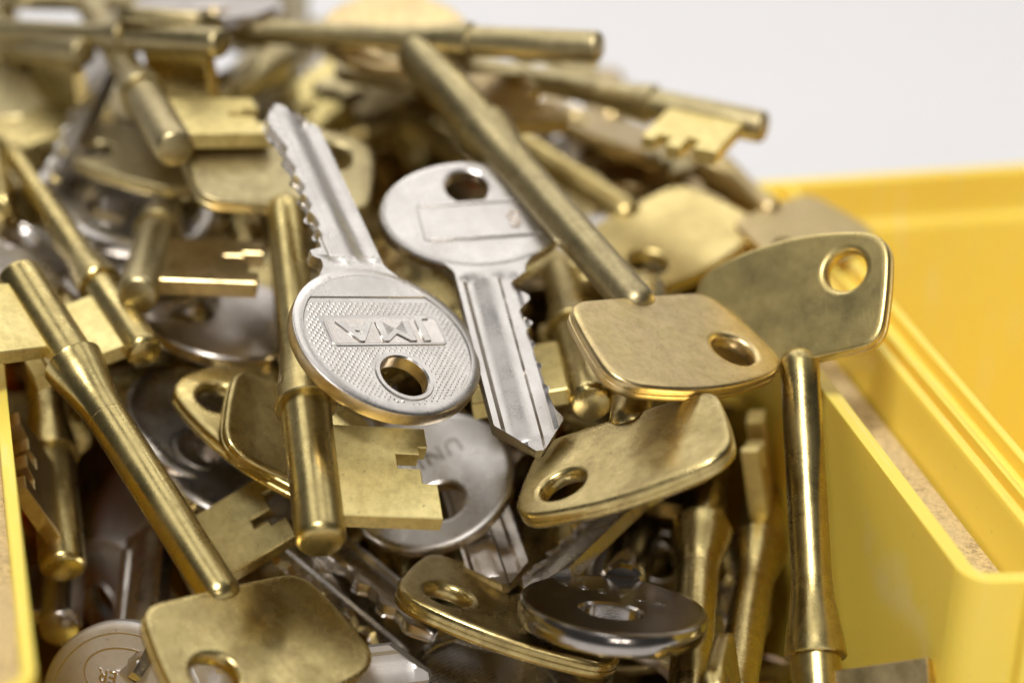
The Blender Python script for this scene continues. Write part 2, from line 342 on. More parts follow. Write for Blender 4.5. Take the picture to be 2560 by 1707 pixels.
def lever_key(matrix, label, mats, S=37, E=56, b=(40.5, 53), bo=14.8, style='a', group=None, bit=True, bowmat=None, rs=1.0, bt=1.15, cat='key', name='lever_key'):
    m, mb = mats
    r = empty(name, matrix); tag(r, label, cat, group)
    link('bow', cached(('bow', bowmat or m), lambda: bow_mesh(M[bowmat or m])), r)
    def shank():
        p = [(-1.75, 0), (-1.72, 1.0), (-1.5, 1.65), (-1.0, 2.2), (-0.4, 2.46), (0.3, 2.54)] + [(x, 2.5) for x in (2, S * .3, S * .55)] + [(S - 9.6, 2.5)]
        return mesh('shank', *lathe([(x, q * rs) for x, q in p]), M[m], 40)
    def collar():
        p = [(S - 9.8, 2.4), (S - 9.7, 2.53)] + [(S - 9.7 + 9.2 * k / 9, 2.53 + 1.3 * sm(k / 9 * .86)) for k in range(1, 10)] + [(S - .2, 3.83), (S, 3.66), (S + .02, 2.0)]
        return mesh('collar', *lathe([(x, q * rs) for x, q in p]), M[m], 40)
    def pin():
        p = [(S - .8, 0), (S - .8, 3.05), (S + .4, 3.05), ((S + E) / 2, 3.05), (E - 1.0, 3.05), (E - .62, 3.0), (E - .3, 2.8), (E - .05, 2.5), (E, 2.4), (E + .01, 0)]
        return mesh('pin', *lathe([(x, q * rs) for x, q in p]), M[m], 40)
    link('shank', cached(('shank', m, S, rs), shank), r); link('collar', cached(('collar', m, S, rs), collar), r); link('pin', cached(('pin', m, S, E, rs), pin), r)
    if bit: link('bit', cached(('bit', mb, b, bo, style, bt), lambda: bit_mesh(b[0], b[1], bo, style, M[mb], bt)), r)
    return r

# ------------------------------------------------------------------ cylinder keys
def ellipse(bw, bl, n=96): return [(-bl / 2 + bl / 2 * math.cos(2 * math.pi * k / n), bw * math.sin(2 * math.pi * k / n)) for k in range(n)]
def disc_mesh(bw, bl, hx, hr, kind, mat, he=(1, 1), th=1.1, edge=None):
    o = ellipse(bw, bl)
    if kind == 'rim':
        po = [(1.95, -th * .82), (1.55, -th * .82), (1.4, -th), (0.35, -th), (0.08, -th * .85), (0, -th * .6), (0, th * .6), (0.08, th * .85), (0.35, th), (1.4, th), (1.55, th * .82), (1.95, th * .82)]
        pi = [(1.0, -th * .82), (.8, -th * .82), (.68, -th), (0.2, -th), (0, -th * .8), (0, th * .8), (0.2, th), (.68, th), (.8, th * .82), (1.0, th * .82)]
    else:
        po = [(1.15, -th), (0.7, -th), (0.25, -th * .9), (0, -th * .6), (0, th * .6), (0.25, th * .9), (0.7, th), (1.15, th)]
        pi = [(.6, -th), (0.35, -th), (0, -th * .8), (0, th * .8), (0.35, th), (.6, th)]
    V, F = plate_with_hole(o, (-hx, 0), hr, po, pi, he)
    me = mesh('bow', V, F, mat, 34)
    if edge:
        me.materials.append(edge)
        for p in me.polygons:
            if abs(p.normal.z) < .5: p.material_index = 1
    return me
CUTS = {
 'g': [(0, 0), (1.2, 0), (3.0, 2.4), (4.2, 2.2), (5.6, .5), (6.4, .5), (8.0, 2.3), (9.4, 2.1), (10.6, .9), (11.8, 2.2), (13.4, 2.0), (14.2, 1.4), (15.4, 2.0), (17.4, 1.9), (18.0, 1.3), (19.0, 1.8), (21.4, 1.7), (22.0, 1.1), (23.0, 1.6), (25.6, 1.3), (27, .5)],
 'c': [(0, 0), (1.6, 0), (1.9, -1.0), (3.0, -1.0), (3.6, .9), (5.0, .9), (5.8, 1.9), (7.0, 1.5), (7.8, 2.2), (9.0, 2.0), (10.0, 1.4), (11.0, 2.3), (12.4, 2.1), (13.2, 1.6), (14.4, 2.6), (15.6, 2.3), (16.6, 1.7), (17.8, 2.5), (19.0, 2.2), (20.2, 1.8), (21.4, 2.5), (23, 2.2), (24.5, 1.6), (27, .6)],
 'a': [(0, 0), (2.2, 0), (2.6, 1.2), (4.2, 1.2), (5.4, 2.6), (7.0, 2.6), (8.2, 1.3), (9.6, 2.2), (11.2, 2.2), (12.6, 3.3), (14.0, 3.3), (15.6, 1.7), (16.6, 1.7), (17.8, 2.9), (19.4, 2.9), (21.0, 1.5), (22, 1.5), (23.4, 2.6), (25.0, 2.4), (27, 1.0)],
 'b': [(0, 0), (2.6, 0.2), (4.2, 1.6), (5.4, 1.6), (6.6, .5), (8.0, 2.0), (9.2, 2.0), (10.4, .9), (12, 2.4), (13, 2.4), (14.4, 1.1), (15.8, 1.9), (17, 1.9), (18.4, .7), (20, 2.3), (21, 2.3), (22.6, 1.1), (24, 1.6), (27, .6)],
 'n': [(0, 0), (27, 0)],
}
def cutdepth(style, x):
    c = CUTS[style]
    if x <= c[0][0]: return 0
    for (x0, d0), (x1, d1) in zip(c, c[1:]):
        if x <= x1: return d0 + (d1 - d0) * (x - x0) / (x1 - x0)
    return c[-1][1]
def blade_mesh(ll, style, mat, hw=4.35, th=0.98, flip=1):
    xs = [-3.2, -2.4, -1.6, -0.8] + [0.3 * k for k in range(int(ll / 0.3))] + [ll - .12, ll]
    sec = []   # (y fraction, z, groove weight)
    top = [(1.0, 0), (.84, 0), (.70, .46), (.44, .46), (.22, 0), (-.16, 0), (-.26, .36), (-.60, .36), (-.72, 0), (-1.0, 0)]
    V = []; F = []; n = len(top) * 2
    for x in xs:
        g = sm((x - 0.2) / 2.6); up = hw + 2.2 * (1 - sm((x + 3.2) / 4.2)); lo = -(hw + 2.2 * (1 - sm((x + 3.2) / 4.2))) + cutdepth(style, x)
        tipw = max(0, (x - (ll - 4.5)) / 4.5)
        up = up * (1 - tipw) + 0.25 * tipw; lo = lo * (1 - tipw) + (-0.9) * tipw
        zt = th * (1 - .25 * max(0, (x - (ll - 2.5)) / 2.5))
        for f, d in top:
            y = f * hw if abs(f) < 1 else (up if f > 0 else lo)
            y = max(lo, min(up, y)); V.append((x, flip * y, zt - d * g))
        for f, d in reversed(top):
            y = f * hw if abs(f) < 1 else (up if f > 0 else lo)
            y = max(lo, min(up, y + .25)); V.append((x, flip * y, -zt + d * g * .8))
    k = len(xs)
    for a in range(k - 1): F += ring_faces(a * n, (a + 1) * n, n)
    F.append(tuple(reversed(range(n)))); F.append(tuple(range((k - 1) * n, k * n)))
    if flip > 0: F = [tuple(reversed(f)) for f in F]
    return mesh('blade', V, F, mat, 28)
def text_mesh(s, size, loc, ang, z0, mat, ext=0.10, spacing=1.0, wide=1.0, bold=0.0):
    c = bpy.data.curves.new('lettering', 'FONT'); c.body = s; c.size = size * MM; c.extrude = ext * MM; c.align_x = 'CENTER'; c.align_y = 'CENTER'; c.space_character = spacing
    c.bevel_depth = 0.05 * MM; c.offset = bold * MM; c.bevel_resolution = 1
    o = bpy.data.objects.new('tmp', c); COL.objects.link(o)
    me = bpy.data.meshes.new_from_object(o.evaluated_get(bpy.context.evaluated_depsgraph_get()))
    bpy.data.objects.remove(o); bpy.data.curves.remove(c)
    mt = Matrix.Translation((loc[0] * MM, loc[1] * MM, z0 * MM)) @ Matrix.Rotation(math.radians(ang), 4, 'Z') @ Matrix.Diagonal((wide, 1, 1, 1))
    me.transform(mt); me.materials.clear(); me.materials.append(mat); me.name = 'lettering'; return me
def cyl_key(matrix, label, mat, hw=4.35, bw=12, bl=23.5, hx=17.5, ll=30, hr=2.9, kind='plain', cuts='a', flip=1, he=(1, 1), th=1.1, blade=True, bmat=None, edge=None, group=None, name='cylinder_key'):
    r = empty(name, matrix); tag(r, label, 'key', group)
    link('bow', cached(('disc', bw, bl, hx, hr, kind, mat, he, th, edge), lambda: disc_mesh(bw, bl, hx, hr, kind, M[mat], he, th, M.get(edge))), r)
    if blade: link('blade', cached(('blade', ll, cuts, bmat or mat, flip, hw), lambda: blade_mesh(ll, cuts, M[bmat or mat], hw=hw, flip=flip)), r)
    return r
def dots(region, pitch, r, z, mat, h=0.13):
    V = []; F = []; row = 0; x = -30.0
    while x < 1:
        y = -15 + (pitch / 2 if row % 2 else 0)
        while y < 15:
            if region(x, y):
                o = len(V); V += [(x - r, y, z), (x, y - r, z), (x + r, y, z), (x, y + r, z), (x, y, z + h)]
                F += [(o, o + 1, o + 4), (o + 1, o + 2, o + 4), (o + 2, o + 3, o + 4), (o + 3, o, o + 4)]
            y += pitch
        x += pitch * .55; row += 1
    me = mesh('knurling', V, F, mat, 10); return me
def pose(p):
    q = Quaternion(p[0:4]); return Matrix.Translation(Vector(p[4:7]) * MM) @ q.to_matrix().to_4x4() @ Matrix.Scale(p[7], 4)
# key poses: rotation quaternion, position in millimetres, size factor
POSES = {
 'K3': (0.6771, 0.0648, 0.1579, -0.7158, 38.94, 86.61, 88.39, 1.024),
 'K4': (0.5263, 0.2123, -0.0265, 0.8229, 22.54, 32.72, 63.37, 1.034),
 'K5': (0.1692, -0.5633, -0.8088, 0.0039, 79.56, 54.38, 86.67, 1.056),
 'K6': (0.4799, 0.0597, -0.0866, 0.871, 90.9, 96.35, 79.82, 0.996),
 'K7': (0.4969, 0.4146, -0.0007, -0.7624, 99.31, 45.62, 80.64, 1.014),
 'K8': (0.4766, 0.1301, -0.0341, 0.8688, 113.17, 96.2, 78.76, 0.843),
 'K9': (0.8023, -0.1619, -0.1563, 0.5528, 75.01, 39.81, 77.66, 1.036),
 'K12': (0.8244, 0.0419, 0.1503, 0.5441, 62.14, 42.57, 52.74, 1.077),
 'K20': (0.9338, 0.125, 0.053, 0.3311, 40.11, 69.7, 67.38, 1.013),
 'K21': (0.324, -0.6586, -0.6774, 0.0494, 37.96, 68.43, 69.55, 0.934),
 'K24': (0.6183, 0.0009, 0.0075, -0.7859, 31.76, 135.58, 81.57, 1.042),
 'K25': (0.893, 0.0433, 0.0056, 0.448, 26.54, 118.62, 86.45, 0.879),
 'K27': (0.7503, -0.0272, 0.0493, -0.6586, 17.88, 145.97, 98.6, 0.99),
 'K28': (0.1203, -0.7819, 0.6116, -0.0129, 4.43, 123.66, 83.26, 1.011),
 'K29': (0.9227, -0.2368, 0.0133, -0.304, 38.53, 124.17, 100.92, 0.971),
 'K30': (-0.0292, 0.9426, -0.3325, 0.007, 69.22, 121.7, 95.3, 0.91),
 'K32': (0.6108, -0.6671, 0.2344, -0.3563, -1.29, 150.71, 94.21, 0.984),
 'K34': (0.7629, 0.1138, -0.1399, 0.6208, 3.13, 146.94, 90.44, 0.861),
 'K36': (0.5227, -0.035, -0.2562, 0.8123, 75.75, 108.21, 79.35, 0.808),
 'K10': (0.8167, 0.0658, 0.0145, 0.5732, 76.7, 15.18, 52.3, 0.979),
 'K11': (0.6453, 0.5367, 0.3378, 0.4259, 84.12, 19.0, 49.51, 0.913),
 'K19': (0.0242, 0.6108, 0.735, 0.2936, 30.03, 26.25, 44.25, 0.873),
 'K42': (0.0777, 0.7166, -0.6931, 0.0062, 6.51, 135.47, 51.81, 0.952),
 'K47': (0.0573, -0.6509, 0.7542, -0.065, 78.36, 87.56, 75.59, 1.058),
 'K51': (0.5616, -0.6464, 0.2868, -0.4297, -9.99, 173.4, 85.17, 0.982),
 'K53': (0.3618, -0.4203, 0.5686, -0.6076, 49.15, 158.68, 87.69, 0.966),
 'K46': (0.0403, 0.6678, -0.7426, -0.0297, 9.99, 112.88, 41.01, 0.949),
 'K1': (0.5981, 0.2319, -0.0368, 0.7663, 44.22, 63.73, 89.41, 1.02),
 'K2': (0.6943, 0.1382, 0.1452, -0.6912, 62.95, 67.06, 86.61, 0.946),
 'K13': (0.8257, -0.0656, 0.1207, 0.5471, 73.56, 34.44, 56.87, 0.929),
 'K14': (0.6228, -0.0158, -0.2347, 0.7462, 51.63, 69.21, 62.82, 0.9),
 'K15': (-0.0005, 0.6844, -0.7287, 0.0233, 60.95, 66.64, 55.21, 0.953),
 'K16': (0.401, 0.0719, -0.2093, -0.889, 79.62, 54.15, 56.86, 0.904),
 'K17': (0.7958, 0.1177, 0.0331, 0.5931, 59.95, 45.3, 43.0, 0.922),
 'K18a': (0.8817, -0.0285, 0.1385, -0.4502, 35.68, 61.58, 54.5, 0.903),
 'K18b': (0.245, 0.295, -0.1371, 0.9133, 49.79, 45.71, 41.22, 0.882),
 'K22': (0.8107, 0.198, 0.1002, 0.5418, 31.65, 89.65, 60.09, 0.986),
 'K23': (-0.0092, 0.9958, -0.0485, -0.0765, 42.93, 85.63, 70.18, 0.979),
 'K31': (0.7629, 0.0585, -0.0661, 0.6404, 62.41, 129.17, 103.1, 0.917),
 'K33': (0.7186, -0.0508, 0.0305, 0.6929, 34.83, 141.79, 100.97, 0.934),
 'K35': (0.8778, 0.1244, 0.052, 0.4597, 26.6, 122.55, 80.32, 1.022),
 'K37': (0.8343, -0.0713, -0.1675, 0.5203, 82.68, 106.97, 77.85, 0.909),
 'K39': (0.017, 0.3109, 0.94, 0.1397, 73.64, 133.91, 84.72, 0.885),
 'K43': (0.6377, 0.6081, -0.3872, -0.2713, 20.46, 61.73, 38.98, 0.924),
 'K44': (0.8233, 0.5232, -0.204, -0.0829, 21.53, 39.43, 43.55, 0.968),
 'K45': (0.5837, 0.2803, -0.243, -0.7223, 17.35, 69.44, 50.0, 0.95),
 'K48': (0.1505, -0.5483, 0.8183, -0.0842, 107.56, 31.16, 31.92, 0.712),
 'K49': (0.1315, 0.4085, -0.8998, -0.0782, -7.09, 93.59, 80.24, 0.944),
 'K55': (0.4915, 0.3031, -0.2269, -0.7843, 17.27, 131.01, 91.0, 0.95),
 'K56': (0.8679, 0.003, -0.0275, 0.496, 26.03, 106.51, 76.0, 0.95),
 'K41': (0.2908, 0.6445, -0.4961, -0.5039, 5.4, 111.23, 72.22, 1.0),
 'K40a': (0.7871, 0.0825, 0.1394, 0.5952, 97.51, 127.26, 82.0, 1.0),
 'K57': (0.6491, 0.0488, 0.0179, 0.7589, 100.26, 119.87, 77.0, 1.0),
}

G_L = 'brass lever keys heaped in the bin'; G_C = 'nickel cylinder keys heaped in the bin'
def LK(n, label, mats=('brass', 'brasscut'), **k):
    k.setdefault('group', G_L); return lever_key(pose(POSES[n]), label, mats, **k)
def CK(n, label, mat='nickel', **k):
    k.setdefault('group', G_C); return cyl_key(pose(POSES[n]), label, mat, **k)
# --- the key lying on top in the middle: oval bow with a raised maker's plate
k1 = CK('K1', 'satin nickel key on top of the pile with JMA on its dotted oval bow', 'nickel', bw=12.6, bl=24.2, hx=17.9, hr=3.1, kind='rim', cuts='c', flip=-1, bmat='nickel', edge='nickeledge')
link('maker_plate', mesh('maker_plate', *prism([(x, y) for x, y in rpoly(-10.6, -0.2, 2.35, 8.2, .8)], 0.7, 1.02, 0.1), M['nickel']), k1)
pl = k1.children[-1]
link('plate_recess', mesh('plate_recess', *prism(rpoly(-10.6, -0.2, 2.0, 7.85, .6), 0.75, 1.045, 0.02), M['nickelpol']), pl)
link('lettering', text_mesh('JMA', 4.4, (-10.6, -0.1), 90, 1.06, M['nickel'], .12, 1.08, 1.6, .06), pl)
def segp():
    o = inset(ellipse(12.6, 24.2), 1.3); a = sorted([p for p in o if p[0] > -5.0], key=lambda p: p[1])
    return a
link('shoulder_panel', mesh('shoulder_panel', *prism(segp(), 0.6, 1.075, 0.12), M['nickel']), k1)
def reg(x, y):
    ex = (x + 12.1) / (12.1 - 1.85); ey = y / (12.6 - 1.85)
    return ex * ex + ey * ey < 1 and x < -5.7 and not (abs(x + 10.6) < 2.65 and abs(y + .2) < 8.5) and math.hypot(x + 17.9, y) > 4.15
kn = link('knurling', dots(reg, .78, .27, .90, M['nickel']), k1); kn['kind'] = 'stuff'
link('edge_band', mesh('edge_band', *lathe([(0, 1), (1, 1)]), M['nickel']), None) if False else None

k2 = CK('K2', 'nickel key with wide oval bow and notched blade pointing down between the brass keys', 'nickel', edge='nickelwarm', bw=13.6, bl=20.4, hx=15.3, hr=3.2, ll=32, cuts='g', flip=-1, hw=5.0)
link('raised_panel', mesh('raised_panel', *prism(rpoly(-8.75, 0.5, 3.6, 8.6, .8), 1.0, 1.22, .1), M['nickel']), k2)
link('raised_bar', mesh('raised_bar', *prism(rpoly(-12.0, 0.4, .3, 8.2, .2), 1.1, 1.42, .12), M['nickel']), k2)
link('raised_bar', mesh('raised_bar', *prism(rpoly(-5.5, 0.8, .3, 8.2, .2), 1.1, 1.42, .12), M['nickel']), k2)
link('lettering', text_mesh('S', 4.4, (-8.6, 5.4), -90, 1.22, M['nickelwarm'], .12), k2)

LK('K3', 'bright brass lever key in the middle with notched square bit over a round nickel bow', ('brass', 'brasspale'), S=36, E=57.5, b=(39.5, 54), style='a', bowmat='brassdull')
LK('K4', 'stained brass lever key lying diagonally at lower left, bow towards the camera', ('brass', 'brasspale'), S=38.3, E=54.5, b=(40.5, 52), style='e', bowmat='brassstain')
LK('K5', 'tan brass lever key with long shank crossing the upper middle, bow right of centre', ('brassdull', 'brasstan'), style='e', b=(37.4, 48.5), bowmat='brasstan', rs=1.0)
LK('K6', 'dull brass lever key whose bow lies just above the tan bow', ('brassmid', 'brassdull'), style='b')
LK('K7', 'brass lever key standing upright at the right rim, shank pointing straight down', ('brass', 'brasstan'), S=38.3, style='e', bowmat='brassmid')
LK('K8', 'grey-brown brass lever key bow hanging over the right rim at the back', ('brasstan', 'brassdull'), style='d', S=13, E=24, b=(15, 22), bo=10)
LK('K9', 'shiny stained brass bow with its hole at left, below the tan bow', ('brassstain', 'brass'), S=20, E=32, b=(21.5, 30), style='b')
LK('K12', 'brass bow at the bottom edge with long curved rim and hole at left', ('brassstain', 'brass'), style='c')
LK('K20', 'brass bow with dark hole at left centre under another brass bow', ('brass', 'brass'), style='d')
LK('K21', 'glossy amber brass bow left of the middle bit, resting on another bow', ('brassstain', 'brass'), style='a')
LK('K24', 'brass lever key at left with round pin end and L-slotted bit facing the camera', ('brassdull', 'brasstan'), style='b', rs=0.9)
LK('K25', 'blurred brass bow at upper left with oval hole and thick front edge', ('brassdull', 'brassdull'), style='c')
LK('K27', 'blurred brass lever key at upper left, pale bit reaching to the nickel blade tip', ('brassdull', 'brasspale'), style='b', rs=0.92)
LK('K28', 'long brass lever key running down the left edge behind the front-left key', ('brass', 'brasspale'), S=37, E=54, b=(39.5, 52), style='e', rs=0.82)
LK('K29', 'blurred brass lever key lying crosswise along the top of the pile', ('brassdull', 'brass'), S=38, E=58, style='c', rs=0.74)
LK('K30', 'blurred brass lever key pointing right at the upper right, pale bit over the white background', ('brassdull', 'brasspale'), style='c', rs=0.85)
LK('K32', 'blurred brass lever key crosswise at the top left behind the others', ('brassdull', 'brass'), style='a', rs=0.72)
LK('K34', 'blurred flat brass bow at the left edge near the top', ('brassdull', 'brass'), style='a')
LK('K36', 'blurred brass lever key with star-like notched bit behind the nickel blade', ('brassdull', 'brasspale'), style='d', rs=0.76)
LK('K40a', 'blurred tan brass bow under the key that points right', ('brasstan', 'brass'), style='b', S=13, E=24, b=(15, 22), bo=10)
LK('K57', 'blurred brown brass bow just above the dull brass bow', ('brasstan', 'brass'), style='e', S=13, E=24, b=(15, 22), bo=10)
LK('K10', 'brass lever key at lower right with flared collar beside the thick nickel bow', ('brass', 'brass'), style='e', rs=1.12)
LK('K11', 'brass lever key at lower right with stepped bit seen edge-on', ('brass', 'brasspale'), style='f', bt=1.4, rs=1.15)
LK('K19', 'brass lever key bit poking out beside the front-left shank', ('brass', 'brass'), S=26, E=45, b=(29.5, 42), style='b')
LK('K41', 'brass lever key against the left wall with toothed bit seen edge-on', ('brass', 'brasstan'), style='d')
LK('K42', 'small round brass pin end in the dark gap by the left wall', ('brass', 'brass'), style='e')
LK('K47', 'brass lever key end with amber round tip under the tan bow', ('brass', 'brasspale'), S=18, E=37, b=(21.5, 34), style='e', rs=0.9)
LK('K51', 'blurred brass pin end at the far upper left', ('brassdull', 'brass'), style='e', rs=0.72)
LK('K53', 'thin blurred brass shank slanting behind the pale bit at upper left', ('brassdull', 'brass'), style='e', rs=0.66)
LK('K46', 'shiny nickel barrel end low by the left wall', ('nickelpol', 'nickelpol'), style='e', group=None)

# --- thick round nickel key with a tubular stem
k13 = CK('K13', 'thick polished nickel round bow with oval hole at the bottom right', 'nickeldark', bw=12.5, bl=25, hx=15.2, hr=3.7, he=(.85, 1.1), th=1.55, blade=False)
link('stem', mesh('stem', *lathe([(-0.5, 0), (-0.5, 2.9), (0.0, 3.4), (0.9, 3.5), (2.5, 3.5), (26, 3.5), (26.6, 3.2), (26.6, 1.6), (22, 1.6), (22, 0)]), M['nickeldark'], 38), k13)
for i, (ch, x, y, a) in enumerate((('A', -5.6, 7.2, 108), ('B', -6.1, 4.6, 102), ('E', -6.6, 2.0, 96), ('A', -7.0, -.6, 92), ('T', -7.6, -3.2, 86), ('H', -8.4, -6.0, 78))):
    link('lettering', text_mesh(ch, 2.5, (x - 1.0, y), a, 1.55, M['nickeldark'], .03), k13)
k14 = CK('K14', 'satin nickel round bow lettered UNION under the middle brass bit', 'nickel', edge='nickeledge', bw=12.6, bl=24.6, hx=16.8, hr=3.35, cuts='a')
link('lettering', text_mesh('UNION', 3.9, (-8.5, 0.2), 90, 1.1, M['nickeldark'], .08, 1.15), k14)
CK('K15', 'nickel blade tip pointing down from under the lettered round bow', 'nickelpol', cuts='n', bmat='nickelpol')
CK('K16', 'worn nickel blade tip slanting down-left towards the thick round bow', 'nickelwarm', cuts='b', bmat='nickel')
k17 = CK('K17', 'nickel bow with fine dots at the bottom edge under the curved brass bow', 'nickel', kind='rim', cuts='b')
kn = link('knurling', dots(lambda x, y: ((x + 11.7) / 9.4) ** 2 + (y / 9.6) ** 2 < 1 and math.hypot(x + 17.5, y) > 4.4, .8, .27, .90, M['nickel']), k17); kn['kind'] = 'stuff'
CK('K18a', 'upper of two toothed nickel blades below the middle brass pin', 'nickel', cuts='a', flip=1)
CK('K18b', 'lower of two toothed nickel blades below the middle brass pin', 'nickel', cuts='b', flip=-1)
k22 = CK('K22', 'dark nickel round bow with fine dotted panel left of centre', 'nickel', edge='nickelwarm', bw=12.5, bl=25, hx=18.2, hr=3, kind='rim', cuts='a')
kn = link('knurling', dots(lambda x, y: ((x + 12.5) / 10.2) ** 2 + (y / 10.2) ** 2 < 1 and math.hypot(x + 18.2, y) > 4.4, .62, .22, .90, M['nickel']), k22); kn['kind'] = 'stuff'
CK('K23', 'dark nickel round bow with hole under the L-slotted brass bit', 'nickelpol', bw=12.5, bl=25, hx=18, cuts='a')
CK('K31', 'blurred rounded brass bow rising at the top of the pile', 'brasstan', cuts='b', group=None)
CK('K33', 'blurred dark nickel bow at the very top left', 'nickelpol', cuts='b')
CK('K35', 'blurred nickel round bow under the brass bow at upper left', 'nickel', bw=12.5, bl=25, kind='rim', cuts='a')
CK('K37', 'blurred nickel blade with teeth behind the tan shank', 'nickel', cuts='b')
CK('K39', 'blurred nickel bow between the two blurred keys at upper right', 'nickel', cuts='a')
CK('K43', 'nickel round bow standing in the dark gap at lower left', 'nickelrough', kind='rim', cuts='a')
k44 = CK('K44', 'nickel round bow in the bottom left corner with ER in an oval frame', 'nickelrough', bw=11.5, bl=23, hx=18.6, hr=2.4, kind='plain', cuts='b')
link('lettering', text_mesh('ER', 2.5, (-12.9, 4.5), 158, 1.1, M['nickelpol'], .09, 1.0), k44)
def oval_ring(cx, cy, a, b, wd, z0, z1, ang):
    n = 48; V = []; F = []; c, s = math.cos(math.radians(ang)), math.sin(math.radians(ang))
    for d, z in ((0, z0), (0, z1), (wd, z1), (wd, z0)):
        for k in range(n):
            t = 2 * math.pi * k / n; x, y = (a + d) * math.cos(t), (b + d) * math.sin(t); V.append((cx + c * x - s * y, cy + s * x + c * y, z))
    for q in range(3): F += [tuple(reversed(f)) for f in ring_faces(q * n, (q + 1) * n, n)]
    return V, F
link('oval_frame', mesh('oval_frame', *oval_ring(-9.8, 3.6, 6.4, 3.9, .22, 1.05, 1.18, -22), M['nickelpol']), k44)
link('rim_line', mesh('rim_line', *oval_ring(-11.5, 0, 9.9, 9.9, .18, 1.05, 1.15, 0), M['nickelpol']), k44)
CK('K45', 'narrow polished nickel blade pointing down at lower left beside the stained bow', 'nickelrough', cuts='n', bmat='nickel')
CK('K48', 'tan nickel bow peeking out behind the upright key at bottom right', 'nickelwarm', cuts='a')
CK('K49', 'blurred nickel bow with small hole at the left edge', 'nickel', kind='rim', cuts='b')
CK('K55', 'blurred nickel key slanting beside the flat bow at upper left', 'nickel', cuts='b', ll=24)
CK('K56', 'nickel blade in the dark gap above the L-slotted brass bit', 'nickel', cuts='a')

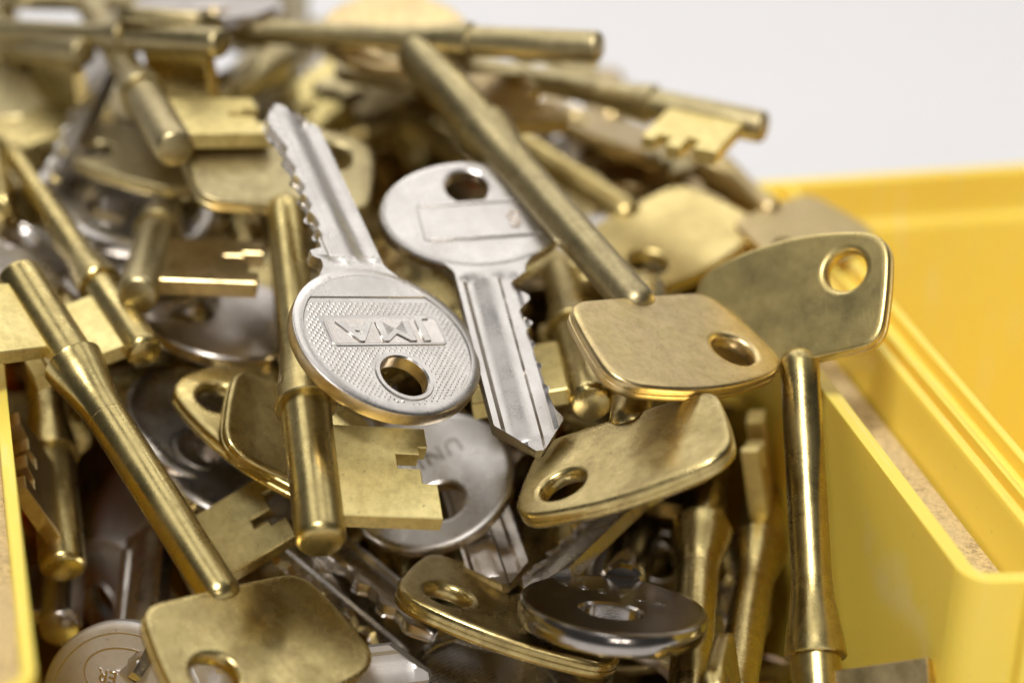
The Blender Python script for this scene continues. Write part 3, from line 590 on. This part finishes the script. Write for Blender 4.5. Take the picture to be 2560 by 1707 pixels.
FILL = [
 ('L', "the JMA key", (0.554, -0.047, -0.014, 0.831, 76.9, 91.8, 60.0, 0.96)),
 ('L', "the dark bow with hole", (-0.002, 0.957, 0.272, -0.1, 32.1, 117.0, 71.8, 0.95)),
 ('L', "the pale blurred bit", (0.142, -0.982, -0.12, -0.013, 20.9, 133.5, 69.8, 0.98)),
 ('L', "the front-left stained bow", (0.171, -0.599, -0.78, -0.061, 37.1, 42.5, 35.1, 0.98)),
 ('L', "the flared collar at lower right", (0.7, 0.383, -0.018, 0.603, 86.0, 46.1, 32.2, 0.96)),
 ('L', "the lettered round bow", (0.124, 0.636, -0.63, -0.428, 59.1, 83.5, 50.7, 0.98)),
 ('L', "the stained bow below the tan one", (0.067, -0.688, -0.7, -0.181, 86.2, 57.6, 43.7, 0.96)),
 ('L', "the front-left stained bow", (0.61, 0.309, -0.083, -0.724, 39.8, 53.9, 40.7, 0.96)),
 ('C', "the thick round nickel bow", (0.424, -0.832, -0.358, -0.007, 78.6, 57.6, 39.8, 0.99)),
 ('L', "the JMA key", (0.011, 0.055, -0.976, -0.213, 67.2, 101.0, 58.1, 1.02)),
 ('L', "the middle brass bit", (0.653, 0.253, -0.07, -0.711, 50.1, 103.5, 59.3, 0.96)),
 ('L', "the JMA key", (0.304, 0.033, 0.098, 0.947, 80.8, 79.4, 58.6, 1.02)),
 ('L', "the stained bow below the tan one", (0.252, -0.635, 0.728, 0.06, 89.7, 97.6, 59.4, 0.96)),
 ('L', "the dull brass bow", (0.692, -0.282, 0.315, -0.585, 86.9, 124.3, 74.8, 0.96)),
 ('L', "the wide oval nickel bow", (0.075, -0.563, -0.822, 0.038, 80.3, 94.8, 58.3, 0.96)),
 ('C', "the thick round nickel bow", (0.032, 0.998, 0.009, -0.045, 72.9, 45.3, 35.1, 1.0)),
 ('L', "the front-left stained bow", (0.652, 0.077, -0.212, 0.724, 39.5, 49.9, 38.4, 0.96)),
 ('L', "the pale blurred bit", (0.121, -0.987, -0.074, -0.069, 24.4, 134.2, 72.3, 0.96)),
 ('L', "the JMA key", (0.918, 0.036, 0.039, -0.393, 49.5, 117.6, 61.5, 0.94)),
 ('C', "the tan brass bow", (0.607, 0.221, 0.188, 0.74, 90.8, 84.7, 67.9, 0.96)),
 ('L', "the curved brass bow at the bottom", (0.059, 0.038, 0.997, -0.023, 75.8, 18.8, 21.8, 0.96)),
 ('L', "the curved brass bow at the bottom", (0.101, -0.709, 0.679, 0.165, 50.1, 57.6, 37.9, 0.98)),
 ('C', "the thick round nickel bow", (0.736, 0.105, 0.206, -0.636, 86.3, 39.1, 39.2, 0.97)),
 ('L', "the JMA key", (0.089, -0.129, -0.948, -0.278, 75.3, 112.9, 55.6, 1.03)),
 ('L', "the JMA key", (0.16, 0.023, -0.094, -0.982, 72.5, 131.0, 66.1, 0.98)),
 ('C', "the thick round nickel bow", (0.042, 0.311, -0.914, -0.257, 70.4, 26.1, 28.0, 0.99)),
 ('C', "the thick round nickel bow", (0.615, -0.192, -0.531, 0.55, 93.5, 26.6, 31.6, 1.0)),
 ('C', "the curved brass bow at the bottom", (0.001, 0.709, -0.648, -0.278, 49.5, 49.9, 34.2, 0.96)),
 ('C', "the curved brass bow at the bottom", (0.744, 0.124, 0.183, -0.63, 56.2, 46.7, 33.9, 0.95)),
 ('C', "the curved brass bow at the bottom", (0.125, -0.745, 0.634, 0.165, 54.9, 37.2, 26.5, 1.01)),
 ('C', "the tan brass bow", (0.009, 0.69, -0.719, 0.08, 90.2, 101.5, 57.5, 0.98)),
 ('C', "the L-slotted brass bit", (0.098, -0.008, -0.063, 0.993, 31.3, 120.8, 63.1, 1.02)),
 ('D', "the front-left stained bow", (0.009, 0.711, -0.617, -0.337, 44.8, 47.7, 34.1, 1.0)),
 ('D', "the curved brass bow at the bottom", (0.142, -0.69, -0.681, -0.199, 54.6, 17.5, 12.7, 1.0)),
 ('D', "the curved brass bow at the bottom", (0.708, 0.089, 0.248, -0.655, 63.6, 50.7, 34.0, 1.0)),
 ('D', "the thick round nickel bow", (0.259, -0.66, -0.7, -0.08, 73.4, 17.0, 20.5, 1.0)),
 ('D', "the edge-on bit by the left wall", (0.441, 0.519, 0.363, 0.636, 8.5, 71.4, 24.8, 1.0)),
 ('D', "the bow in the bottom left corner", (0.669, 0.239, 0.003, -0.704, 16.3, 102.8, 35.6, 1.0)),
 ('D', "the toothed nickel blades", (0.176, -0.707, -0.681, -0.071, 24.8, 71.6, 34.2, 1.0)),
 ('D', "the left-centre brass bow", (0.093, -0.712, 0.68, 0.15, 34.9, 105.6, 62.9, 1.0)),
 ('D', "the middle brass bit", (0.719, 0.038, -0.201, 0.664, 44.3, 66.2, 44.1, 1.0)),
 ('D', "the lettered round bow", (0.356, -0.612, 0.695, -0.126, 54.4, 103.2, 57.6, 1.0)),
 ('D', "the lettered round bow", (0.21, -0.665, -0.716, -0.029, 64.5, 74.1, 45.8, 1.0)),
 ('D', "the amber round pin tip", (0.706, -0.061, 0.296, -0.64, 73.4, 103.2, 46.8, 1.0)),
 ('D', "the amber round pin tip", (0.644, 0.191, -0.044, 0.739, 84.8, 67.6, 48.3, 1.0)),
 ('D', "the stained bow below the tan one", (0.637, -0.364, 0.518, -0.44, 91.1, 103.8, 61.4, 1.0)),
 ('D', "the blurred bow at upper left", (0.596, -0.435, 0.457, -0.497, 5.5, 142.9, 77.0, 1.0)),
 ('D', "the L-slotted brass bit", (0.71, -0.118, 0.19, -0.668, 25.3, 145.9, 71.4, 1.0)),
 ('D', "the L-slotted brass bit", (0.683, 0.11, 0.034, 0.721, 36.3, 108.5, 70.4, 1.0)),
 ('D', "the dark bow with hole", (0.66, 0.296, -0.21, -0.658, 44.1, 142.8, 71.0, 1.0)),
 ('D', "the JMA key", (0.093, 0.698, 0.689, 0.172, 54.7, 103.7, 64.1, 1.0)),
 ('D', "the wide oval nickel bow", (0.651, 0.24, -0.171, -0.699, 64.7, 140.2, 65.4, 1.0)),
 ('D', "the wide oval nickel bow", (0.674, 0.076, 0.0, 0.735, 75.0, 104.2, 65.3, 1.0)),
 ('D', "the wide oval nickel bow", (0.687, -0.155, 0.234, -0.671, 83.2, 140.1, 79.8, 1.0)),
 ('D', "the dull brass bow", (0.514, 0.473, 0.422, 0.578, 92.9, 101.4, 64.1, 1.0)),
 ('D', "the left-centre brass bow", (0.968, 0.251, -0.016, 0.014, 18.9, 99.7, 41.3, 1.0)),
 ('D', "the lettered round bow", (-0.011, -0.015, 0.251, -0.968, 85.0, 105.8, 43.3, 1.0)),
 ('D', "the left-centre brass bow", (0.968, 0.251, -0.008, 0.01, 19.0, 111.7, 35.6, 1.0)),
 ('D', "the curved brass bow at the bottom", (0.966, 0.251, -0.021, 0.062, 45.2, 75.9, 34.7, 1.0)),
 ('D', "the front-left stained bow", (0.033, 0.017, 0.251, -0.967, 55.9, 73.0, 28.9, 1.0)),
 ('D', "the L-slotted brass bit", (0.02, -0.021, 0.25, -0.968, 56.0, 129.0, 61.4, 1.0)),
 ('D', "the wide oval nickel bow", (0.968, 0.251, 0.005, 0.016, 47.0, 129.4, 66.0, 1.0)),
 ('D', "the pale blurred bit", (0.968, 0.25, -0.022, -0.018, 18.8, 142.9, 77.4, 1.0)),
 ('D', "the star-like bit", (-0.032, 0.023, 0.25, -0.967, 84.9, 138.6, 76.5, 1.0)),
 ('D', "the front-left stained bow", (0.968, 0.25, 0.016, 0.02, 18.9, 59.1, 20.4, 1.0)),
 ('D', "the curved brass bow at the bottom", (0.016, 0.013, 0.251, -0.968, 85.0, 55.5, 28.6, 1.0)),
]
rf = random.Random(11)
for ty, ref, p in FILL:
    if ty == 'D':
        mt = rf.choice((('brass', 'brass'), ('brassdull', 'brasscut'), ('brassstain', 'brass')))
        lever_key(pose(p), 'brass lever key deep in the bottom of the pile, glimpsed only through gaps', mt, style=rf.choice('abcde'), group='brass lever keys at the bottom of the pile')
    elif ty == 'L':
        mt = rf.choice((('brass', 'brass'), ('brassdull', 'brasscut'), ('brassstain', 'brass'), ('brasstan', 'brasspale')))
        lever_key(pose(p), {'brass': 'polished', 'brassdull': 'dull', 'brassstain': 'stained', 'brasstan': 'tan'}[mt[0]] + ' brass lever key buried under ' + ref, mt, style=rf.choice('abcde'), group='brass lever keys buried in the pile')
    else:
        mt = rf.choice(('nickel', 'nickelpol', 'nickelwarm'))
        cyl_key(pose(p), {'nickel': 'satin', 'nickelpol': 'polished', 'nickelwarm': 'tarnished'}[mt] + ' nickel cylinder key buried under ' + ref, mt, cuts=rf.choice('ab'), kind=rf.choice(('plain', 'rim')), group='nickel cylinder keys buried in the pile')
